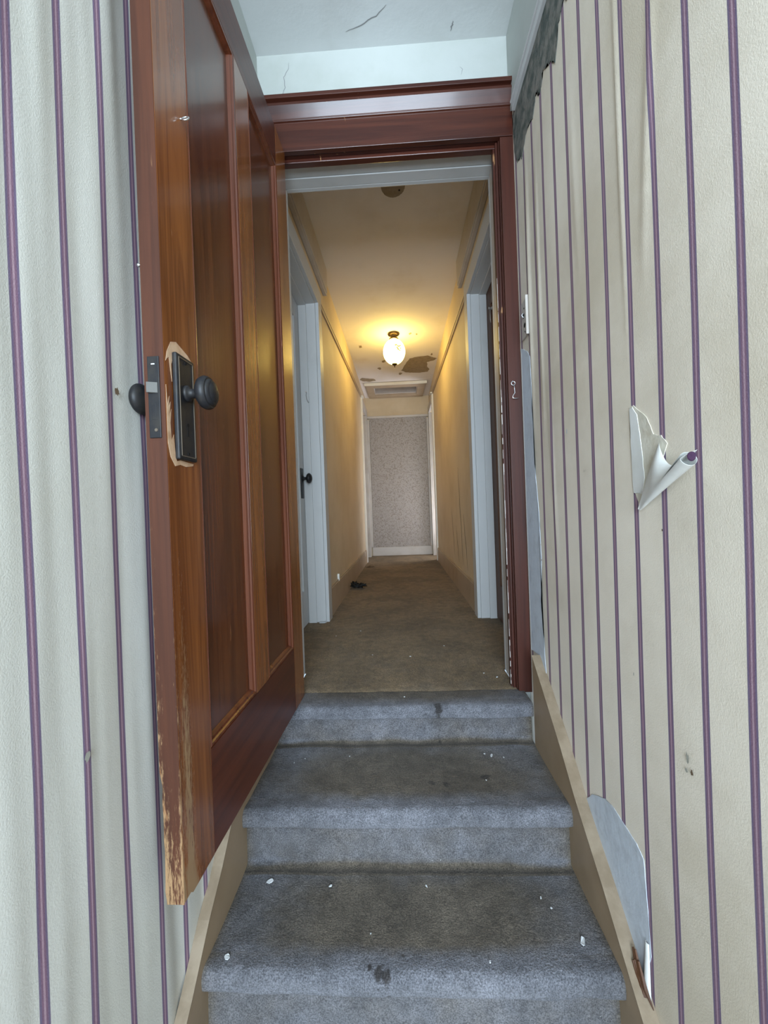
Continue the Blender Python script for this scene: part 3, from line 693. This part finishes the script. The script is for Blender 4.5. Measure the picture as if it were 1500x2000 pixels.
wallpoly('bare_strip', M['paperback'], jag([(.788, .172), (.778, .174), (.765, .158), (.757, .12), (.752, .085), (.748, .04), (.757, .012), (.783, .016), (.786, .09)], .001, 4, 3), 'pale plaster at the left of the tear', off=.0020)
wallpoly('bare_patch', M['plaster'], jag([(1.046, -.768), (1.035, -.735), (1.00, -.700), (.97, -.684), (.94, -.668), (.90, -.660), (.86, -.664), (.815, -.668), (.792, -.680), (.786, -.745), (.778, -.85), (.80, -.93), (.83, -.93), (.90, -.87), (.98, -.81)], .0008, 4, 4), 'bluish bare plaster patch above the sloping board')
wallpoly('bare_strip', M['plaster'], jag([(1.437, .54), (1.375, .51), (1.345, .48), (1.335, .14), (1.31, -.02), (1.300, -.16), (1.318, -.31), (1.29, -.555), (1.345, -.49), (1.437, -.50)], .0012, 6, 5), 'pale bare plaster strip beside the red door frame')
wallpoly('bare_edge', M['paperback'], [(1.438, .54), (1.430, .52), (1.430, -.50), (1.438, -.50)], 'white edge beside the door frame', off=.003)
wallpoly('peeled_strip', M['grime'], jag([(1.448, 1.352), (1.10, 1.352), (.80, 1.352), (.62, 1.352), (.66, 1.25), (.78, 1.20), (.90, 1.235), (.965, 1.172), (1.01, 1.215), (1.048, 1.20), (1.075, 1.13), (1.10, 1.165), (1.155, 1.20), (1.186, 1.165), (1.215, 1.20), (1.25, 1.155), (1.30, 1.17), (1.36, 1.13), (1.385, 1.155), (1.42, 1.17), (1.437, 1.24)], .006, 5, 6), 'dark grey strip where the wallpaper has peeled off under the rail')
# white frieze and rail above the peeled paper
struct(box('trim_13', M['header'], XR - .0005 - .006, XR - .0001, -.2, 1.4685, 1.372, ZC - .001), 'white painted frieze above the rail on the right stairwell wall', 'trim')
struct(MB().box(XR - .012, XR - .0001, -.2, 1.417, 1.340, 1.366).box(XR - .017, XR - .0001, -.2, 1.417, 1.366, 1.372).build('trim_14', M['white'], bevel=.0015), 'thin white rail high on the right stairwell wall', 'trim')
struct(box('trim_15', M['header'], XL + .0001, XL + .0065, -.2, 1.4685, 1.300, ZC - .001), 'white painted frieze high on the left stairwell wall behind the door top', 'trim')
# curled flap of wallpaper hanging from the tear
def flap():
    top = [(.757, -.014), (.741, .028), (.722, .066), (.703, .100), (.690, .092), (.678, .070), (.664, .055), (.645, .051), (.625, .056), (.606, .064), (.592, .070)]
    bot = [(.756, -.016), (.742, -.010), (.728, -.003), (.713, .004), (.697, .011), (.681, .019), (.665, .026), (.648, .034), (.630, .042), (.612, .050), (.594, .058)]
    V = []; F = []; n = len(top); mres = 26
    for i, ((ty, tz), (by, bz)) in enumerate(zip(top, bot)):
        u = i / (n - 1); r = .0015 + .0105 * u; lift = .004 + .012 * u
        ax = Vector((0, -.9, .43)).normalized()
        T = Vector((XR - .002 - (.0 if i < 4 else .008 + .010 * (u - .3)), ty, tz)); B = Vector((XR - .0015 - lift - r, by, bz))
        for k in range(mres + 1):
            t_ = k / mres
            if t_ < .5:
                q = t_ / .5; p = T.lerp(B + Vector((-r, 0, .0)), q); p.x -= sin(pi * q) * .005 * (1 - .5 * u)
            else:
                a = (t_ - .5) / .5 * pi * 1.9; side_ = Vector((0, .43, .9)).normalized()
                p = B + Vector((-r * cos(a), 0, 0)) - side_ * (r * sin(a)) * (1 - .25 * (t_ - .5))
            V.append(p)
    for i in range(n - 1):
        for k in range(mres):
            a = i * (mres + 1) + k; F.append((a, a + 1, a + mres + 2, a + mres + 1))
    c = Vector((XR, .67, .0)); V = [p - c for p in V]
    o = mesh('wallpaper_flap', V, F, M['paperback'], smooth=True); o.location = c
    s_ = o.modifiers.new('solid', 'SOLIDIFY'); s_.thickness = .0006; s_.offset = 0
    s2 = o.modifiers.new('sub', 'SUBSURF'); s2.levels = 1; s2.render_levels = 2
    # roll its printed end
    r = .0115; e = MB().lathe([(0, 0), (r * .75, 0), (r * .8, .001)], (-.017 - r - .0135, .0, 0), (0, -.9, .43), 16)
    return o
fo = flap(); tag(fo, 'torn flap of wallpaper curled into a white roll on the right wall', 'wallpaper flap')
tip = MB().lathe([(.0, .0), (.0068, 0), (.0060, .0016), (0, .001)], (-.0265, -.0770, .0600), (0, -.9, .43), 18).build('printed_end', plain('purple_print', (.045, .02, .045), None, 1, .8, .2, bump=0), fo)
tip['label'] = 'purple print inside the roll'
# curled paper edge low on the right wall
V = []; F = []
for i in range(13):
    u = i / 12; y = .785 + .012 * u; z = -.83 - .30 * u
    for k in range(9):
        a = k / 8 * pi * .9; r = .003 + .010 * u
        V.append((XR - .002 - r * sin(a) * 1.1 - .004 * u, y - .022 * u + r * 1.6 * (1 - cos(a)) - .004, z))
for i in range(12):
    for k in range(8):
        a = i * 9 + k; F.append((a, a + 1, a + 10, a + 9))
o = mesh('wallpaper_curl', V, F, M['paperback'], smooth=True); tag(o, 'white curling edge of loose wallpaper at the bottom of the right wall', 'wallpaper flap')
o.modifiers.new('solid', 'SOLIDIFY').thickness = .0006
random.seed(5)
mb = MB()
for i in range(9):
    y = .792 + random.uniform(-.012, .012); z = -.905 - i * .004
    mb.tube([(XR - .012 + random.uniform(-.004, .004), y + .02, z + .03), (XR - .012, y, z), (XR - .010 + random.uniform(-.004, .004), y - .015, z - .022)], [.002, .0045, .001], 5)
o = mb.build('wood_splinter', M['brown2']); tag(o, 'splintered brown wood at the top of the right sloping board', 'splinter')
# nail marks and smudges on the walls
def mark(name, mat, x, pts, parent, label, sgn=1):
    off = .0006 * sgn; n = len(pts)
    o = mesh(name, [(x + off, y, z) for y, z in pts], [tuple(range(n))], mat, parent); o['label'] = label; return o
def blob(cy, cz_, ry, rz_, seed, n=14):
    random.seed(seed); return [(cy + ry * cos(2 * pi * k / n) * random.uniform(.5, 1.2), cz_ + rz_ * sin(2 * pi * k / n) * random.uniform(.5, 1.2)) for k in range(n)]
M['smudge'] = plain('faint_grey_smudge', (.36, .35, .30), None, 1, .9, .1, bump=0)
M['smudge2'] = plain('brown_mark', (.16, .11, .07), None, 1, .9, .1, bump=0)
mark('dent', M['smudge2'], XL + .0055, blob(.661, .212, .006, .008, 3), wl, 'dent left by the door knob')
mark('smudge', M['smudge'], XL + .0040, blob(.570, -.341, .006, .009, 5), wl, 'grey smudge')
for (y, z, ry, rz_, s_, mt) in ((.657, -.405, .004, .010, 1, 'smudge'), (.648, -.422, .003, .006, 2, 'smudge2'), (.66, -.425, .004, .004, 4, 'smudge'), (.70, -.05, .002, .003, 7, 'smudge2'), (.80, -.33, .002, .004, 8, 'smudge')):
    mark('smudge', M[mt], XR - .0030, blob(y, z, ry, rz_, s_), wr, 'small dark mark', -1)
for (y, z, ry, rz_, s_) in ((1.300, -.125, .006, .003, 1), (1.301, -.172, .010, .006, 2), (1.07, .185, .004, .008, 3), (.40, -.86, .003, .010, 4)):
    mark('chip', M['flake'], XR - .0045, blob(y, z, ry, rz_, s_), wr, 'tiny white chip', -1)
# cracks in ceiling and header wall, patches in the hall ceiling
def ribbon(name, pts, wd, parent, axis, sgn, mat=M['crack']):
    random.seed(len(pts) * 7); P_ = []
    for i in range(len(pts) - 1):
        a, b = Vector(pts[i]), Vector(pts[i + 1])
        for k in range(4):
            q = a.lerp(b, k / 4); j = wd * 1.2
            P_.append(q + Vector([0 if ax == axis else random.uniform(-j, j) for ax in range(3)]))
    P_.append(Vector(pts[-1])); V = []; F = []
    for i, p in enumerate(P_):
        d = (P_[min(i + 1, len(P_) - 1)] - P_[max(i - 1, 0)]).normalized(); nrm = Vector((0, 0, 0)); nrm[axis] = 1
        s_ = d.cross(nrm).normalized() * wd * (.3 + .7 * sin(pi * i / (len(P_) - 1))); q = p.copy(); q[axis] += sgn * .0006
        V += [q - s_, q + s_]
    for i in range(len(P_) - 1): F.append((2 * i, 2 * i + 1, 2 * i + 3, 2 * i + 2))
    return mesh(name, V, F, mat, parent)
c1 = bpy.data.objects['ceiling_1']; c2 = bpy.data.objects['ceiling_2']
ribbon('crack', [(.013, 1.352, ZC), (-.022, 1.378, ZC), (-.076, 1.40, ZC), (-.131, 1.417, ZC)], .0016, c1, 2, -1)
ribbon('crack', [(.238, 1.410, ZC), (.236, 1.425, ZC), (.232, 1.44, ZC)], .0022, c1, 2, -1)
ribbon('crack', [(-.345, 1.47, 1.625), (-.348, 1.47, 1.60), (-.365, 1.47, 1.572), (-.362, 1.47, 1.535), (-.378, 1.47, 1.50), (-.375, 1.47, 1.465)], .0012, wf, 1, -1)
ribbon('crack', [(.265, 1.47, 1.56), (.275, 1.47, 1.55), (.268, 1.47, 1.53)], .0008, wf, 1, -1)
def cpatch(pts, mat, label, seed, amp=.006):
    q = jag(pts, amp, 4, seed); vs = [(x, y, cz(y) - .0010) for x, y in q]
    o = mesh('peeled_patch', vs, [tuple(range(len(vs)))], mat, c2); o['label'] = label
cpatch([(.06, 4.62), (.11, 4.43), (.15, 4.28), (.25, 4.24), (.333, 4.225), (.40, 4.29), (.437, 4.31), (.40, 4.37), (.34, 4.40), (.345, 4.52), (.38, 4.62), (.36, 4.70), (.28, 4.72), (.20, 4.71), (.12, 4.69)], M['stainb'], 'brown peeled patch beside the lamp', 11)
cpatch([(-.43, 4.86), (-.40, 4.80), (-.33, 4.83), (-.26, 4.86), (-.24, 4.92), (-.33, 4.95), (-.40, 4.92)], M['stainb'], 'small brown peeled patch', 12)
for (x, y, r, s_) in ((-.33, 3.92, .018, 1), (.14, 3.70, .012, 2), (.20, 3.72, .010, 3), (-.12, 4.32, .02, 4), (-.18, 4.52, .018, 5), (.05, 4.72, .02, 6), (.37, 4.2, .015, 7)):
    random.seed(s_); cpatch([(x + r * cos(k) * random.uniform(.5, 1.4), y + 2 * r * sin(k) * random.uniform(.5, 1.4)) for k in [i * pi / 4 for i in range(8)]], M['stainb'], 'small peeled spot', s_, .002)
rs = [(.019 + .060 * cos(a), 2.045 + .072 * sin(a)) for a in [2 * pi * k / 24 for k in range(24)]]
cpatch(rs, plain('old_fixture_mark', (.34, .28, .21), (.28, .22, .15), 20, .9, .1, bump=0), 'round mark of a removed ceiling fixture', 20, .001)
for (x, y) in ((-.005, 2.03), (.05, 2.07)):
    MB().lathe([(0, 0), (.004, 0), (.004, .003), (0, .003)], (x, y, cz(y) - .004), (0, 0, 1), 10).build('screw_hole', M['hole'], c2)
# streaks on the right hall wall
for i, (y, z0_, z1_) in enumerate(((3.6, .0, -.40), (3.15, .30, -.42), (2.95, -.05, -.44), (3.35, -.15, -.43))):
    o = ribbon('scuff', [(hx(1, y), y, z0_), (hx(1, y - .06), y - .06, (z0_ + z1_) / 2), (hx(1, y - .12), y - .12, z1_)], .010, bpy.data.objects['wall_hall_right'], 0, -1.5, M['stainb'])

# ------------------------------------------------------------------ switch box next to the frame
sw = empty('light_switch', (XR - .004, 1.376, .615)); tag(sw, 'uncovered light switch box beside the red door frame', 'light switch')
MB().box(-.003, .003, -.030, .030, -.060, .060).build('box_face', M['whited'], sw, bevel=.001)
MB().box(-.0075, .001, -.0335, -.0305, -.062, .064).build('edge_strip', M['whited'], sw, bevel=.0008)
for dz, dy, r in ((.012, .004, .0085), (-.022, -.003, .0085), (.034, -.002, .003), (-.044, -.006, .003)):
    MB().lathe([(0, .0012), (r * .6, .0012), (r, 0)], (-.003, dy, dz), (-1, 0, 0), 14).build('hole', M['hole'], sw)
MB().tube([(-.004, .004, .020), (-.010, .003, .014), (-.006, -.002, .004)], .0018, 6).build('wire', M['flake'], sw, True)
# hook latch on the red casing
hk = empty('hook_latch', (.4065, YD - .001, .425)); tag(hk, 'silver wire hook hanging from an eye on the red door casing', 'hook latch')
MB().tube([(.0065 * cos(a * pi / 10), -.004, .0065 * sin(a * pi / 10)) for a in range(21)], .0016, 8).build('screw_eye', M['steel'], hk, True)
MB().tube([(0, .001, .004), (-.002, -.003, .009)], .0014, 6).build('screw', M['steel'], hk, True)
MB().tube([(.002, -.006, -.006), (.003, -.006, -.018), (.004, -.006, -.034), (-.003, -.006, -.044), (-.004, -.006, -.051), (.004, -.006, -.053), (.016, -.006, -.053)], .0015, 8).build('hook', M['steel'], hk, True)

# ------------------------------------------------------------------ small things on the floor and walls
for i, (y, z, nm) in enumerate(((2.86, -.462, 'white plastic clip on the left hallway wall, nearest the white frame'), (4.72, -.50, 'white plastic clip on the left hallway wall at the far end'))):
    o = MB().box(-.0001, .014, -.010, .010, -.028, .028).box(.0, .010, -.013, .013, -.030, -.022).build('wall_clip', M['plug'], bevel=.002)
    o.location = (hx(-1, y) + .0005, y, z); tag(o, nm, 'clip')
    o2 = mark('hole', M['smudge2'], 0, [(-.05, -.035), (-.01, -.030), (.04, -.028), (.05, -.034), (.01, -.040), (-.03, -.046)], o, 'chip under the clip')
random.seed(9); mb = MB()
for k in range(16):
    c = Vector((random.uniform(-.05, .05), random.uniform(-.05, .05), random.uniform(.012, .035)))
    pts = [c + Vector((random.uniform(-.03, .03), random.uniform(-.03, .03), random.uniform(-.010, .022))) for _ in range(4)]
    mb.tube(pts, [.004, .011, .009, .003], 6)
o = mb.build('black_scrap', M['black'], smooth=True); o.location = (-.375, 3.40, fz(3.4)); tag(o, 'crumpled black scrap on the hallway carpet by the left baseboard', 'scrap')
mb = MB()
for k in range(6):
    a = random.uniform(0, 6); mb.tube([(0, 0, .006), (.03 * cos(a), .03 * sin(a), .012), (.06 * cos(a + .4), .06 * sin(a + .4), .005)], [.004, .006, .002], 5)
o = mb.build('brown_leaf_litter', M['smudge2'], smooth=True); o.location = (-.365, 4.55, fz(4.5)); tag(o, 'small brown litter on the carpet by the far left baseboard', 'litter')
FL = [(-.366, 1.028, 1, .0075, 'white paint flake at the back left of the middle step'), (.355, .886, 2, .009, 'white paint flake at the right end of the lowest full step'),
      (-.402, .85, 2, .006, 'white paint flake at the left end of the lowest full step'), (.255, 1.285, 0, .006, 'white crumb at the right foot of the top riser'),
      (.235, 1.295, 0, .004, None), (.29, 1.275, 0, .004, None), (-.33, 1.28, 0, .003, None), (-.36, 1.26, 0, .003, None), (-.19, 1.29, 0, .003, None), (.215, 1.17, 0, .004, None),
      (.30, .985, 1, .004, None), (.315, .96, 1, .004, None), (-.21, 1.015, 1, .006, None), (.03, 1.015, 1, .005, None), (-.01, 1.41, 9, .004, None), (-.10, .90, 2, .003, None), (.15, .845, 2, .004, None),
      (.02, 1.80, 9, .006, None), (.18, 1.93, 9, .006, None), (-.15, 1.83, 9, .005, None), (-.36, 2.12, 9, .005, None), (-.24, 2.2, 9, .006, None), (-.48, 2.385, 9, .018, 'white paint flake at the foot of the left white frame'),
      (.30, 1.60, 9, .006, None), (.34, 1.56, 9, .007, None)]
def ztop_at(x, y, k):
    if k == 9: return fz(y) + .003 if y > 1.6 else ZF + .004
    return NOSE[k + 1][1] + .003 if k < 2 else NOSE[2][1] + .003
random.seed(21)
for (x, y, k, r, lab) in FL:
    kk = {0: 0, 1: 1, 2: 1}.get(k, 9)
    if not lab: r *= .6
    n = 7; pts = [(r * cos(2 * pi * i / n) * random.uniform(.4, 1), r * 1.6 * sin(2 * pi * i / n) * random.uniform(.4, 1)) for i in range(n)]
    V = [(px, py, .001 + random.uniform(0, .4) * r) for px, py in pts] + [(px, py, 0.0) for px, py in pts]
    F = [tuple(range(n)), tuple(range(2 * n - 1, n - 1, -1))] + [(i, (i + 1) % n, n + (i + 1) % n, n + i) for i in range(n)]
    o = mesh('paint_flake', V, F, M['flake'])
    if k == 9: z = ztop_at(x, y, 9)
    elif k == 0: z = NOSE[1][1] + .001
    else: z = NOSE[2][1] + .001
    o.location = (x, y, z); o.rotation_euler = (0, 0, random.uniform(0, 3))
    if lab: tag(o, lab, 'paint flake')
    else:
        if k == 9: tag(o, 'tiny pale paint crumb on the hallway carpet', 'paint flake', 'paint crumbs on the hallway carpet')
        elif k == 0: tag(o, 'tiny pale paint crumb on the upper stair tread', 'paint flake', 'paint crumbs on the upper stair tread')
        else: tag(o, 'tiny pale paint crumb on the lower stair tread', 'paint flake', 'paint crumbs on the lower stair tread')
